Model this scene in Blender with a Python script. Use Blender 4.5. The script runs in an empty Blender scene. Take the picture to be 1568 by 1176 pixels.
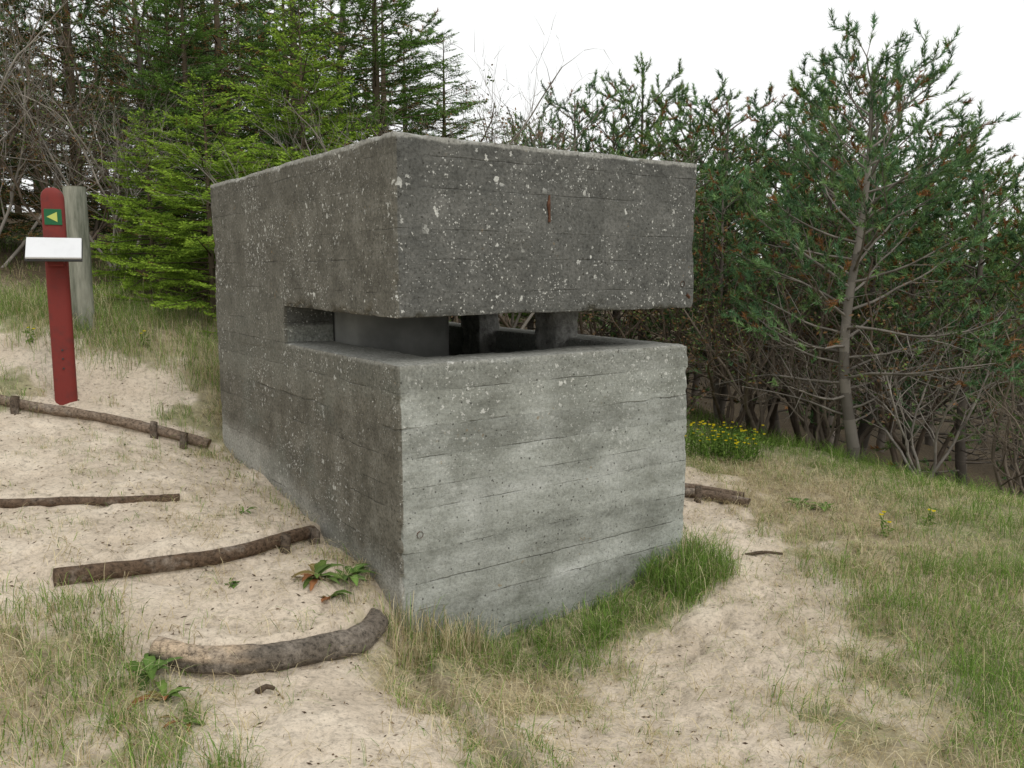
import bpy, math, random
import numpy as np
from mathutils import Vector
random.seed(3); RG=np.random.default_rng(7)
sc=bpy.context.scene
# ---------------------------------------------------------------- noise
def _h(ix,iy,iz,s):
    v=np.sin(ix*127.1+iy*311.7+iz*74.7+s*53.3)*43758.5453
    return v-np.floor(v)
def vn3(x,y,z,s=0):
    ix,iy,iz=np.floor(x),np.floor(y),np.floor(z)
    fx,fy,fz=x-ix,y-iy,z-iz
    fx=fx*fx*(3-2*fx);fy=fy*fy*(3-2*fy);fz=fz*fz*(3-2*fz)
    r=0
    for a in (0,1):
        for b in (0,1):
            for c in (0,1):
                r=r+_h(ix+a,iy+b,iz+c,s)*(fx if a else 1-fx)*(fy if b else 1-fy)*(fz if c else 1-fz)
    return r
def vn2(x,y,s=0):
    ix,iy=np.floor(x),np.floor(y); fx,fy=x-ix,y-iy
    fx=fx*fx*(3-2*fx);fy=fy*fy*(3-2*fy)
    return (_h(ix,iy,0,s)*(1-fx)+_h(ix+1,iy,0,s)*fx)*(1-fy)+(_h(ix,iy+1,0,s)*(1-fx)+_h(ix+1,iy+1,0,s)*fx)*fy
def fbm(x,y,s=0,o=4):
    r=0;a=.5;t=0
    for i in range(o):
        r=r+a*vn2(x*2**i+i*7.3,y*2**i+i*3.1,s+i);t+=a;a*=.5
    return r/t
def ss(a,b,x):
    t=np.clip((x-a)/(b-a),0,1); return t*t*(3-2*t)
# ---------------------------------------------------------------- mesh builder
def mk(name,V,F,mats,col=None,mi=None,smooth=False,parent=None,attrs=None,link=True):
    V=np.asarray(V,dtype=np.float32);F=np.asarray(F,dtype=np.int32)
    me=bpy.data.meshes.new(name)
    k=F.shape[1]
    me.vertices.add(len(V));me.vertices.foreach_set('co',V.ravel())
    me.loops.add(F.size);me.loops.foreach_set('vertex_index',F.ravel())
    me.polygons.add(len(F));me.polygons.foreach_set('loop_start',np.arange(0,F.size,k,dtype=np.int32))
    if mi is not None: me.polygons.foreach_set('material_index',np.asarray(mi,dtype=np.int32))
    me.update(calc_edges=True)
    if smooth: me.polygons.foreach_set('use_smooth',np.ones(len(F),dtype=bool))
    if col is not None:
        a=me.attributes.new('Col','FLOAT_COLOR','POINT')
        c=np.ones((len(V),4),dtype=np.float32);c[:,:3]=col;a.data.foreach_set('color',c.ravel())
    if attrs:
        for n,v in attrs.items():
            a=me.attributes.new(n,'FLOAT','POINT');a.data.foreach_set('value',np.asarray(v,dtype=np.float32))
    for m in (mats if isinstance(mats,(list,tuple)) else [mats]): me.materials.append(m)
    if not link: return me
    ob=bpy.data.objects.new(name,me);sc.collection.objects.link(ob)
    if parent: ob.parent=parent
    return ob
def empty(name,loc=(0,0,0),rz=0):
    e=bpy.data.objects.new(name,None);sc.collection.objects.link(e);e.location=loc;e.rotation_euler=(0,0,rz);e.empty_display_size=.2
    return e
class Geo:
    def __init__(s): s.V=[];s.F=[];s.C=[];s.M=[];s.n=0
    def add(s,V,F,C,m):
        s.V.append(V);s.F.append(F+s.n);s.n+=len(V)
        C=np.asarray(C,dtype=np.float32)
        if C.ndim==1: C=np.tile(C,(len(V),1))
        s.C.append(C);s.M.append(np.full(len(F),m))
    def get(s): return np.concatenate(s.V),np.concatenate(s.F),np.concatenate(s.C),np.concatenate(s.M)
def nrm(a): return a/np.maximum(np.linalg.norm(a,axis=-1,keepdims=True),1e-9)
def perp(D,rg=RG):
    r=rg.normal(size=D.shape); return nrm(np.cross(D,r))
def tubes(S,k):
    S=np.asarray(S,dtype=np.float64);P0=S[:,0:3];P1=S[:,3:6];R0=S[:,6:7];R1=S[:,7:8]
    d=nrm(P1-P0);ref=np.tile([0.3,0.9,.1],(len(S),1));ref[np.abs(d[:,1])>.8]=[1,0,.1]
    u=nrm(np.cross(d,ref));v=np.cross(d,u)
    P1=P1+d*R1*.5
    a=np.arange(k)*2*np.pi/k
    ring=u[:,None,:]*np.cos(a)[None,:,None]+v[:,None,:]*np.sin(a)[None,:,None]
    A=P0[:,None,:]+ring*R0[:,None,:];B=P1[:,None,:]+ring*R1[:,None,:]
    V=np.concatenate([A,B],1).reshape(-1,3)
    i=np.arange(k);j=(i+1)%k
    f=np.concatenate([np.stack([i,j,j+k],1),np.stack([i,j+k,i+k],1)])
    F=(f[None]+np.arange(len(S))[:,None,None]*2*k).reshape(-1,3)
    return V,F
def blades3(P,D,L,W,C,rg=RG):
    s=perp(D,rg)*(W[:,None]*.5)
    V=np.stack([P-s,P+s,P+D*L[:,None]],1).reshape(-1,3)
    F=np.arange(len(P)*3).reshape(-1,3)
    return V,F,np.repeat(C,3,0)
def leaves4(P,D,L,W,C,rg=RG):
    s=perp(D,rg)*(W[:,None]*.5);m=P+D*L[:,None]*.45
    V=np.stack([P,m-s,P+D*L[:,None],m+s],1).reshape(-1,3)
    b=np.arange(len(P))[:,None]*4
    F=np.concatenate([b+np.array([[0,1,2]]),b+np.array([[0,2,3]])])
    return V,F,np.repeat(C,4,0)
# ---------------------------------------------------------------- materials
def newmat(n):
    m=bpy.data.materials.new(n);m.use_nodes=True;nt=m.node_tree
    b=nt.nodes['Principled BSDF'];b.inputs['Roughness'].default_value=.9
    b.inputs['Specular IOR Level'].default_value=.2
    return m,nt,b
def N(nt,t,**kw):
    n=nt.nodes.new(t)
    for k,v in kw.items(): setattr(n,k,v)
    return n
def L(nt,a,b): nt.links.new(a,b)
def noise(nt,co,scale,detail=6,rough=.6,map_scale=None):
    if map_scale:
        mp=N(nt,'ShaderNodeMapping');mp.inputs['Scale'].default_value=map_scale;L(nt,co,mp.inputs['Vector']);co=mp.outputs[0]
    n=N(nt,'ShaderNodeTexNoise');n.inputs['Scale'].default_value=scale;n.inputs['Detail'].default_value=detail;n.inputs['Roughness'].default_value=rough
    L(nt,co,n.inputs['Vector']);return n.outputs['Fac']
def ramp(nt,f,stops):
    r=N(nt,'ShaderNodeValToRGB');cr=r.color_ramp
    while len(cr.elements)<len(stops): cr.elements.new(.5)
    for e,(p,c) in zip(cr.elements,stops):
        e.position=p;e.color=(c if len(c)==4 else (*c,1)) if isinstance(c,(tuple,list)) else (c,c,c,1)
    L(nt,f,r.inputs[0]);return r.outputs[0]
def mixc(nt,f,a,b,mode='MIX'):
    m=N(nt,'ShaderNodeMix');m.data_type='RGBA';m.blend_type=mode
    for s,v in ((0,f),(6,a),(7,b)):
        if isinstance(v,bpy.types.NodeSocket): L(nt,v,m.inputs[s])
        else: m.inputs[s].default_value=v if s==0 else (*v,1)
    return m.outputs[2]
def mth(nt,op,a,b=None,clamp=False):
    m=N(nt,'ShaderNodeMath');m.operation=op;m.use_clamp=clamp
    for s,v in ((0,a),(1,b)):
        if v is None: continue
        if isinstance(v,bpy.types.NodeSocket): L(nt,v,m.inputs[s])
        else: m.inputs[s].default_value=v
    return m.outputs[0]
def mrange(nt,v,a,b,c=0,d=1):
    m=N(nt,'ShaderNodeMapRange');m.interpolation_type='SMOOTHSTEP';L(nt,v,m.inputs[0])
    for i,x in enumerate((a,b,c,d)): m.inputs[i+1].default_value=x
    return m.outputs[0]
def bump(nt,h,b,st=.5,dist=.01,prev=None):
    n=N(nt,'ShaderNodeBump');n.inputs['Strength'].default_value=st;n.inputs['Distance'].default_value=dist
    L(nt,h,n.inputs['Height'])
    if prev: L(nt,prev,n.inputs['Normal'])
    if b: L(nt,n.outputs[0],b.inputs['Normal'])
    return n.outputs[0]
def diffmat(name,transl=0):
    m=bpy.data.materials.new(name);m.use_nodes=True;nt=m.node_tree;nt.nodes.remove(nt.nodes['Principled BSDF'])
    a=N(nt,'ShaderNodeAttribute');a.attribute_name='Col';d=N(nt,'ShaderNodeBsdfDiffuse');L(nt,a.outputs['Color'],d.inputs[0]);o=d.outputs[0]
    if transl:
        t=N(nt,'ShaderNodeBsdfTranslucent');L(nt,a.outputs['Color'],t.inputs[0]);mx=N(nt,'ShaderNodeMixShader');mx.inputs[0].default_value=transl
        L(nt,o,mx.inputs[1]);L(nt,t.outputs[0],mx.inputs[2]);o=mx.outputs[0]
    L(nt,o,nt.nodes['Material Output'].inputs[0]);return m
M_leaf=diffmat('foliage');M_wood=diffmat('tree_bark');M_grass=diffmat('grass_blades',.3);M_petal=diffmat('plant_leaves',.25)
# ---------------------------------------------------------------- terrain
CP=np.array([(0,0,.15),(-2,0,.3),(2,0,0),(0,2.4,.08),(-.4,2.9,.1),(-.7,3.4,.08),(-1.2,2.4,.16),(1,2.6,-.06),(-2.2,2.6,.32),
(-.6,3.95,.05),(-.72,4.18,.15),(-1.31,5.03,.28),(-2.34,6.4,.42),(-.2,4.2,-.22),(.13,4.45,-.23),(.7,4.85,-.15),(1.1,5.16,-.05),
(.35,3.4,-.2),(1.2,4.2,-.17),(1.83,5.36,-.1),(1.6,7,-.05),(1.4,9,.02),(1.5,11.5,.1),
(-1.4,3.6,.22),(-2.15,3.9,.36),(-1.6,4.4,.34),(-2.03,4.85,.46),(-2.95,4.8,.47),(-3.3,3.8,.47),(-3.0,5.8,.56),(-2.4,5.6,.46),(-4.1,6.5,.73),(-2.4,6.7,.52),(-3.75,6.8,.75),
(-3.3,7.3,.95),(-4.14,7.6,1.28),(-5,7.3,1.2),(-2.7,7.6,.9),(-3,9,1.33),(-5,10,1.75),(-8,12,2.3),(-3,14,1.8),(-8,20,3),(-3,20,2.2),(0,8,.5),(0,10,.6),(0,14,.7),
(3.2,8.6,-.1),(4.1,6.5,-.06),(4.6,4.5,-.1),(3,3,-.1),(2.6,5.5,-.05),(5.5,3,-.4),(2.4,11,-.1),(5,9.5,-.9),(6,11,-1.5),(8,7,-1.8),(4,14,-.9),(10,14,-2.6),(20,10,-4),(6,20,-2),(15,30,-4),
(0,40,1),(-20,40,3),(30,40,-4),(-20,5,2.5),(-20,-20,1),(20,-20,-1),(0,-20,.2)],dtype=float)
def kern(dx,dy): return np.sqrt(dx*dx+dy*dy+.35**2)
zm=.2
K=kern(CP[:,0][:,None]-CP[:,0],CP[:,1][:,None]-CP[:,1])
Wt=np.linalg.solve(K-np.eye(len(CP))*1e-3,CP[:,2]-zm)
LOG1=[(-4.9,6.75),(-4.1,6.6),(-3.2,6.5),(-2.40,6.42)]
LOG2=[(-3.0,4.66),(-2.6,4.72),(-2.3,4.72),(-2.0,4.83)]
LOG3=[(-2.2,3.80),(-1.84,4.03),(-1.51,4.25),(-1.32,4.55),(-1.2,4.80)]
LOG4=[(-1.53,3.36),(-1.32,3.33),(-1.09,3.40),(-.9,3.56),(-.74,3.76),(-.68,3.93)]
EDGE=[(-.42,3.85),(-.34,3.55),(-.1,3.1),(.12,2.7),(.45,2.1)]
def polysigned(x,y,pl):
    best=np.full(x.shape,1e9);sg=np.zeros(x.shape);ex=np.zeros(x.shape)
    n=len(pl)-1
    for i in range(n):
        ax,ay=pl[i];bx,by=pl[i+1];vx,vy=bx-ax,by-ay;l2=vx*vx+vy*vy
        t=((x-ax)*vx+(y-ay)*vy)/l2;tc=np.clip(t,0,1)
        d=np.hypot(x-ax-tc*vx,y-ay-tc*vy);s=np.sign(vx*(y-ay)-vy*(x-ax))
        e=np.zeros(x.shape)
        if i==0: e=np.maximum(e,-t*math.sqrt(l2))
        if i==n-1: e=np.maximum(e,(t-1)*math.sqrt(l2))
        u=d<best;best=np.where(u,d,best);sg=np.where(u,s,sg);ex=np.where(u,np.maximum(e,0),ex)
    return best*sg,ex
RP=[(-3.7,6.0,.75),(-2.7,5.3,1.0),(-2.0,4.5,1.0),(-1.4,3.95,.55),(-.9,3.2,.45),(-.6,2.5,.5),(0,1,.6)]
RB=[(1.5,7.0,.3),(1.45,5.8,.38),(1.3,4.8,.38),(1.0,3.9,.34),(.6,3.15,.38),(.55,2.4,.6),(.8,1,.7)]
BD=[(-3.1,7.0,.3),(-4.3,7.15,.28),(-5.2,7.3,.2)]
def caps(x,y,pl):
    m=np.full(x.shape,9.)
    for (ax,ay,ar),(bx,by,br) in zip(pl[:-1],pl[1:]):
        vx,vy=bx-ax,by-ay;t=np.clip(((x-ax)*vx+(y-ay)*vy)/(vx*vx+vy*vy),0,1)
        m=np.minimum(m,np.hypot(x-ax-t*vx,y-ay-t*vy)-(ar+(br-ar)*t))
    return m
def H(x,y,micro=True):
    x=np.asarray(x,float);y=np.asarray(y,float);sh=x.shape;x=x.ravel();y=y.ravel()
    z=np.zeros(x.shape)
    for i in range(0,len(x),20000):
        z[i:i+20000]=kern(x[i:i+20000,None]-CP[:,0],y[i:i+20000,None]-CP[:,1])@Wt
    z+=zm
    r=np.hypot(x,y);z=z*(1-ss(45,140,r))
    for pl,up,dn,fall in ((LOG1,.04,.05,.25),(LOG2,.03,.03,.2),(LOG3,.055,.06,.25),(LOG4,.06,.08,.25),(EDGE,.04,.08,.35)):
        s,e=polysigned(x,y,pl)
        f=np.exp(-np.abs(s)/fall)*np.exp(-e/.08)
        st=ss(-.035,.035,s)
        z+=f*(st*up-(1-st)*dn)
    if micro:
        near=1-ss(12,25,r)
        z+=near*((fbm(x*1.3,y*1.3,1)-.5)*.05+(fbm(x*5,y*5,5,3)-.5)*.05-np.clip(vn2(x*10,y*10,8)-.5,0,1)*.065-np.clip(vn2(x*17+3,y*17,9)-.6,0,1)*.03)
    return z.reshape(sh)
ca,sa=math.cos(math.radians(35.2)),math.sin(math.radians(35.2))
def loc(x,y):
    dx,dy=x+.56,y-4.0
    return dx*ca+dy*sa,-dx*sa+dy*ca
def veg(x,y):
    d=np.minimum(np.minimum(caps(x,y,RP),caps(x,y,RB)),caps(x,y,BD)+.1)
    n=fbm(x*2.2,y*2.2,11)-.5
    v=ss(-.15,.35,d+n*.8+(fbm(x*9,y*9,12)-.5)*.4)
    patch=fbm(x*4,y*4,14)
    lf=(1-ss(-1.2,-.9,x))*(1-ss(3.6,4.1,y));v=v*(1-lf*ss(.38,.62,patch)*.65)
    rt=(x>0)*(1-ss(.3,1.2,caps(x,y,RB)))*(1-ss(4.5,6,y));v=v*(1-rt*ss(.36,.66,patch)*.6)
    a,b=loc(x,y)
    st=(1-ss(.15,.36,np.abs(b+.1)+n*.35))*ss(-.05,.15,a)*(1-ss(2.1,2.3,a))
    return np.clip(np.maximum(v,st),0,1)
def forest(x,y):
    n=(fbm(x*.8,y*.8,21)-.5)*1.2
    right=ss(-.3,.8,(x-3.0)*.75+(y-8.8)*.55+n)*ss(1,3,x)
    back=ss(10.2,12,y+n)
    left=ss(8.6,9.6,y+n)*(x<0)
    return np.clip(np.maximum(np.maximum(right,back),left),0,1)
def greenness(x,y):
    g=.36+.55*ss(.5,1.8,caps(x,y,RB))*(x>0)+(fbm(x*1.1,y*1.1,31)-.5)*1.4
    g=np.where(x<-2.2,g+.15,g);g=np.where(y>7,g+.15,g)
    a,b=loc(x,y);g=np.where((b<0)&(b>-.45)&(a>0)&(a<2.3),g+.35,g)
    return np.clip(g,.08,.95)
def axis(lo,hi,st,far):
    c=np.arange(lo,hi+st/2,st);g=[];s=st;v=hi
    while v<far: s*=1.22;v+=s;g.append(v)
    g2=[];s=st;v=lo
    while v>-far: s*=1.22;v-=s;g2.append(v)
    return np.array(g2[::-1]+list(c)+g)
xs=axis(-4.6,4.8,.022,600);ys=axis(1.9,8.5,.022,600)
X,Y=np.meshgrid(xs,ys);Z=H(X,Y)
nx,ny=len(xs),len(ys)
idx=np.arange(nx*ny).reshape(ny,nx)
F=np.stack([idx[:-1,:-1],idx[:-1,1:],idx[1:,1:],idx[1:,:-1]],-1).reshape(-1,4)
vg=veg(X,Y);fo=forest(X,Y);gg=greenness(X,Y)
m,nt,b=newmat('sandy_ground');tc=N(nt,'ShaderNodeTexCoord');oc=tc.outputs['Object']
def att(n):
    a=N(nt,'ShaderNodeAttribute');a.attribute_name=n;return a.outputs['Fac']
n1=noise(nt,oc,2.2,6,.65);n2=noise(nt,oc,70,4,.7);n3=noise(nt,oc,14,5,.7);n4=noise(nt,oc,26,4,.65)
sand=ramp(nt,n1,[(.32,(.49,.41,.315)),(.5,(.60,.51,.40)),(.68,(.69,.60,.48))])
sand=mixc(nt,1.0,sand,ramp(nt,n2,[(.28,.5),(.43,.95),(.75,1.12)]),'MULTIPLY')
sand=mixc(nt,1.0,sand,ramp(nt,n4,[(.32,.68),(.48,1.0),(.7,1.06)]),'MULTIPLY')
soilb=ramp(nt,n3,[(.3,(.16,.125,.075)),(.5,(.34,.28,.18)),(.7,(.52,.44,.30))])
soilg=ramp(nt,n3,[(.3,(.085,.10,.035)),(.5,(.19,.205,.085)),(.7,(.34,.33,.17))])
soil=mixc(nt,mrange(nt,att('green'),.3,.8,.1,.9),soilb,soilg)
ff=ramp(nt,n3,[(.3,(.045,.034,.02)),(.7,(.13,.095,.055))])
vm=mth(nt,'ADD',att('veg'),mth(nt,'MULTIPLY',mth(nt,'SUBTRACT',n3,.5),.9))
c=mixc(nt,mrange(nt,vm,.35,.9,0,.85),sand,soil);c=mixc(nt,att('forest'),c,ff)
L(nt,c,b.inputs['Base Color']);bb=bump(nt,n3,None,.7,.035);bb=bump(nt,n4,None,.6,.02,bb);bump(nt,n2,b,.5,.008,bb)
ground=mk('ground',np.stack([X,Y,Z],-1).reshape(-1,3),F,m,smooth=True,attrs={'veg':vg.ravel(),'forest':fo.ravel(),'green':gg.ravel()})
# ---------------------------------------------------------------- bunker
m,nt,b=newmat('weathered_concrete');tc=N(nt,'ShaderNodeTexCoord');oc=tc.outputs['Object']
sx=N(nt,'ShaderNodeSeparateXYZ');L(nt,oc,sx.inputs[0]);x_,y_,z_=sx.outputs
big=noise(nt,oc,1.3,5,.6);strk=noise(nt,oc,1.5,9,.68,(1,1,2.8));fine=noise(nt,oc,55,5,.75);mid=noise(nt,oc,6,7,.68);blot=noise(nt,oc,1.9,8,.62,(1,1,1.5))
low=ramp(nt,strk,[(.34,(.175,.182,.16)),(.45,(.27,.28,.25)),(.55,(.355,.367,.335)),(.70,(.48,.49,.46))])
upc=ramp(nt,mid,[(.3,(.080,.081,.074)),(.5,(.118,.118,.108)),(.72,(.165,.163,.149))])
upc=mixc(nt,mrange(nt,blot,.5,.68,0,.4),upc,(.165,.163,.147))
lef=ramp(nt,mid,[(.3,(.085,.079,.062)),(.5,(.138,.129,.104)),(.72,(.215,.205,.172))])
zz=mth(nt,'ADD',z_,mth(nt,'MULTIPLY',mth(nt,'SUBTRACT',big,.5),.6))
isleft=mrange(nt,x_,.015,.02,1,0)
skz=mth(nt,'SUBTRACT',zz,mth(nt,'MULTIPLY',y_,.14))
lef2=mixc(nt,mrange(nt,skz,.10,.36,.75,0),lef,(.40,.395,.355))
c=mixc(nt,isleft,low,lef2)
c=mixc(nt,mth(nt,'MULTIPLY',mrange(nt,blot,.50,.66),.55),c,(.155,.16,.135))
c=mixc(nt,mth(nt,'MULTIPLY',mrange(nt,zz,.98,1.25),.45),c,(.185,.187,.16))
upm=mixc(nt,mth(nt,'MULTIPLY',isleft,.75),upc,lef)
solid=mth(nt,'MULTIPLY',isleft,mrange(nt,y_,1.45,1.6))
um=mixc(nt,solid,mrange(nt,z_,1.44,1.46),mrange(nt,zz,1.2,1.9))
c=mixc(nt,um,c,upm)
rs_=noise(nt,oc,3.2,6,.62,(1,1,.16));c=mixc(nt,mth(nt,'MULTIPLY',mrange(nt,rs_,.54,.72),.15),c,(.075,.073,.062))
c=mixc(nt,mth(nt,'MULTIPLY',mrange(nt,mth(nt,'ADD',z_,mth(nt,'MULTIPLY',mid,.25)),-.1,.2,1,0),.35),c,(.11,.125,.08))
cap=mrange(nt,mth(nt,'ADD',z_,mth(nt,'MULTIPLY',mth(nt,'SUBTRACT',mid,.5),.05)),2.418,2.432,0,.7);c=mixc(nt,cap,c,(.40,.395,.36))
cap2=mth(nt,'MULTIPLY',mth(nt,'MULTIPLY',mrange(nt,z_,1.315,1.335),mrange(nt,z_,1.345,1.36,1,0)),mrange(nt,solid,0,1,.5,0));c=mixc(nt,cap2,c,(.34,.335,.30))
def lich(scale,th,thr_mask,msk_scale,soft=.08):
    v=N(nt,'ShaderNodeTexVoronoi');v.inputs['Scale'].default_value=scale
    dn=N(nt,'ShaderNodeTexNoise');dn.inputs['Scale'].default_value=scale*1.7;dn.inputs['Detail'].default_value=2;L(nt,oc,dn.inputs['Vector'])
    mm=N(nt,'ShaderNodeMix');mm.data_type='VECTOR';mm.inputs[0].default_value=1.4/scale;L(nt,oc,mm.inputs[4]);L(nt,dn.outputs['Color'],mm.inputs[5])
    L(nt,mm.outputs[1],v.inputs['Vector'])
    cs=N(nt,'ShaderNodeSeparateColor');L(nt,v.outputs['Color'],cs.inputs[0])
    rad=mth(nt,'MULTIPLY',mth(nt,'POWER',cs.outputs[0],4.0),th)
    mk_=noise(nt,oc,msk_scale,3,.6)
    d=mrange(nt,mth(nt,'SUBTRACT',v.outputs['Distance'],rad),-soft,soft*.2,1,0)
    return mth(nt,'MULTIPLY',d,mrange(nt,mk_,thr_mask,thr_mask+.08))
l1=lich(34,.50,.48,2.2);l2=lich(90,.52,.43,3.1);l3=lich(15,.34,.50,1.6,.05)
lm=mth(nt,'MAXIMUM',mth(nt,'MAXIMUM',l1,l2),l3)
c=mixc(nt,mth(nt,'MULTIPLY',lm,mth(nt,'MAXIMUM',mrange(nt,z_,.3,1.3,.15,.85),mth(nt,'MULTIPLY',isleft,.65))),c,(.58,.58,.54))
og=lich(40,.4,.58,2.7);c=mixc(nt,mth(nt,'MULTIPLY',og,.5),c,(.24,.15,.05))
fa=ramp(nt,fine,[(.28,.58),(.5,1.0),(.75,1.25)]);fb=ramp(nt,fine,[(.28,.38),(.5,1.0),(.75,1.5)])
c=mixc(nt,1.0,c,mixc(nt,mth(nt,'MAXIMUM',mrange(nt,z_,1.1,1.4),isleft),fa,fb),'MULTIPLY')
vp=N(nt,'ShaderNodeTexVoronoi');vp.inputs['Scale'].default_value=38;L(nt,oc,vp.inputs['Vector']);cp=N(nt,'ShaderNodeSeparateColor');L(nt,vp.outputs['Color'],cp.inputs[0])
pit=mth(nt,'LESS_THAN',vp.outputs['Distance'],mth(nt,'MULTIPLY',mth(nt,'POWER',cp.outputs[1],7.0),.24));c=mixc(nt,mth(nt,'MULTIPLY',pit,.7),c,(.03,.028,.022))
zw=mth(nt,'ADD',z_,mth(nt,'MULTIPLY',mth(nt,'SUBTRACT',noise(nt,oc,3.5,4,.6),.5),.03))
zw=mth(nt,'ADD',zw,mth(nt,'MULTIPLY',mth(nt,'SUBTRACT',noise(nt,oc,2.4,1,.5,(0,0,1)),.5),.35))
dv=mth(nt,'DIVIDE',mth(nt,'ADD',zw,2.02),.165);fr=mth(nt,'FRACT',dv)
ln=mrange(nt,mth(nt,'ABSOLUTE',mth(nt,'SUBTRACT',fr,.5)),.004,.026,1,0)
ln=mth(nt,'MULTIPLY',ln,mrange(nt,noise(nt,oc,2.6,6,.68,(1,1,5)),.46,.62,.0,1))
c=mixc(nt,mth(nt,'MULTIPLY',ln,.55),c,(.05,.048,.04))
flr=N(nt,'ShaderNodeTexWhiteNoise');flr.noise_dimensions='1D';L(nt,mth(nt,'FLOOR',mth(nt,'ADD',dv,.5)),flr.inputs['W'])
c=mixc(nt,1.0,c,ramp(nt,flr.outputs['Value'],[(0,.91),(1,1.08)]),'MULTIPLY')
L(nt,c,b.inputs['Base Color'])
hh=mth(nt,'ADD',mth(nt,'MULTIPLY',flr.outputs['Value'],.35),mth(nt,'ADD',mth(nt,'MULTIPLY',ln,-1.5),mth(nt,'MULTIPLY',pit,-1.2)))
grain=noise(nt,oc,8,5,.7,(1,1,14))
b1=bump(nt,hh,None,.6,.008);b2=bump(nt,grain,None,.35,.008,b1);b3=bump(nt,fine,b,.6,.008,b2)
M_conc=m
def dense_box(x0,x1,y0,y1,z0,z1,res,rmin,rmax,seed=0,amp=.004):
    Vs=[];Fs=[];n0=0
    lo=np.array([x0,y0,z0]);hi=np.array([x1,y1,z1])
    for ax in range(3):
        u,v=(ax+1)%3,(ax+2)%3
        nu=max(1,int(round((hi[u]-lo[u])/res)));nv=max(1,int(round((hi[v]-lo[v])/res)))
        U,W=np.meshgrid(np.linspace(lo[u],hi[u],nu+1),np.linspace(lo[v],hi[v],nv+1))
        for side in (0,1):
            P=np.zeros(U.shape+(3,));P[...,u]=U;P[...,v]=W;P[...,ax]=hi[ax] if side else lo[ax]
            i=np.arange(U.size).reshape(U.shape)
            f=np.stack([i[:-1,:-1],i[:-1,1:],i[1:,1:],i[1:,:-1]],-1).reshape(-1,4)
            if not side: f=f[:,::-1]
            Vs.append(P.reshape(-1,3));Fs.append(f+n0);n0+=U.size
    P=np.concatenate(Vs);F=np.concatenate(Fs)
    n=vn3(P[:,0]*7,P[:,1]*7,P[:,2]*7,seed)*.55+vn3(P[:,0]*24,P[:,1]*24,P[:,2]*24,seed+3)*.45
    r=rmin+(rmax-rmin)*np.clip((n-.38)*2.0,0,1)**2
    r=r[:,None]
    q=np.clip(P,lo+r,hi-r);d=P-q;ln_=np.linalg.norm(d,axis=1,keepdims=True)
    nn=d/np.maximum(ln_,1e-9)
    P2=q+nn*r
    a=(vn3(P[:,0]*3,P[:,1]*3,P[:,2]*3,seed+9)-.5)*2*amp+(vn3(P[:,0]*40,P[:,1]*40,P[:,2]*40,seed+5)-.5)*amp*.7
    return P2+nn*a[:,None],F
bk=empty('concrete_bunker',(-.56,4.0,0),math.radians(35.2))
def bpart(name,bx,res=.03,rmin=.004,rmax=.012,seed=1,amp=.003):
    V,F=dense_box(*bx,res,rmin,rmax,seed,amp)
    return mk(name,V,F,M_conc,smooth=True,parent=bk)
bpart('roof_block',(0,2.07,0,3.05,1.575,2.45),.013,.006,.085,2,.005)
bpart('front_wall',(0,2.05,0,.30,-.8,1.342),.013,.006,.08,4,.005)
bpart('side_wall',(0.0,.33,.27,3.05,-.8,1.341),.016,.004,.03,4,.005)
bpart('far_side_wall',(1.77,2.05,.28,3.05,-.8,1.340),.03,.006,.02,5)
bpart('back_wall',(.30,1.80,2.75,3.05,-.8,1.339),.04)
bpart('side_pier',(-.002,.33,1.54,3.049,1.29,1.63),.016,.002,.006,6,.004)
bpart('back_pier',(.33,.95,2.75,3.049,1.33,1.60),.03)
m2,nt,b=newmat('inner_concrete');tc=N(nt,'ShaderNodeTexCoord');nz=noise(nt,tc.outputs['Object'],14,8,.75);L(nt,ramp(nt,nz,[(.32,(.16,.155,.14)),(.5,(.40,.39,.36)),(.68,(.66,.65,.61))]),b.inputs['Base Color']);bump(nt,nz,b,1,.05)
for nm,bx_,sd in (('slit_pillar',(1.66,1.86,.86,1.10,.7,1.60),8),('slit_pillar_2',(1.62,1.80,1.76,2.06,.7,1.60),9)):
    V,F=dense_box(*bx_,.012,.01,.10,sd,.02);mk(nm,V,F,m2,smooth=True,parent=bk)
m,nt,b=newmat('inner_wall_paint');tc=N(nt,'ShaderNodeTexCoord');L(nt,ramp(nt,noise(nt,tc.outputs['Object'],4),[(.3,(.16,.16,.148)),(.7,(.26,.26,.24))]),b.inputs['Base Color'])
pts=[(.345,2.74),(.345,1.2)]+[(1.08-.16+.16*math.sin(t),1.2+.16-.16*math.cos(t)) for t in np.linspace(0,math.pi/2,10)]+[(1.08,2.74)]
V=[(x,y,z) for x,y in pts for z in (.0,1.572)];k=len(pts)
mk('inner_wall',V,[(2*i,2*((i+1)%k),2*((i+1)%k)+1,2*i+1) for i in range(k)],m,parent=bk)
m,nt,b=newmat('rust');tc=N(nt,'ShaderNodeTexCoord');L(nt,ramp(nt,noise(nt,tc.outputs['Object'],60),[(.3,(.05,.024,.016)),(.7,(.15,.075,.045))]),b.inputs['Base Color']);M_rust=m
S=[(.93,-.003,2.06,.93,-.003,2.10,.008,.006),(.93,-.003,2.10,.925,-.002,2.15,.006,.011),(.925,-.002,2.15,.93,-.002,2.20,.011,.005),
   (.11,-.008,.47,.11,.02,.47,.018,.02),(1.97,-.008,1.72,1.97,.03,1.72,.018,.022),(2.0,-.006,1.66,2.03,0,1.64,.01,.012)]
V,F=tubes(S,8);mk('rusty_rebar_stubs',V,F,M_rust,parent=bk)
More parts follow.
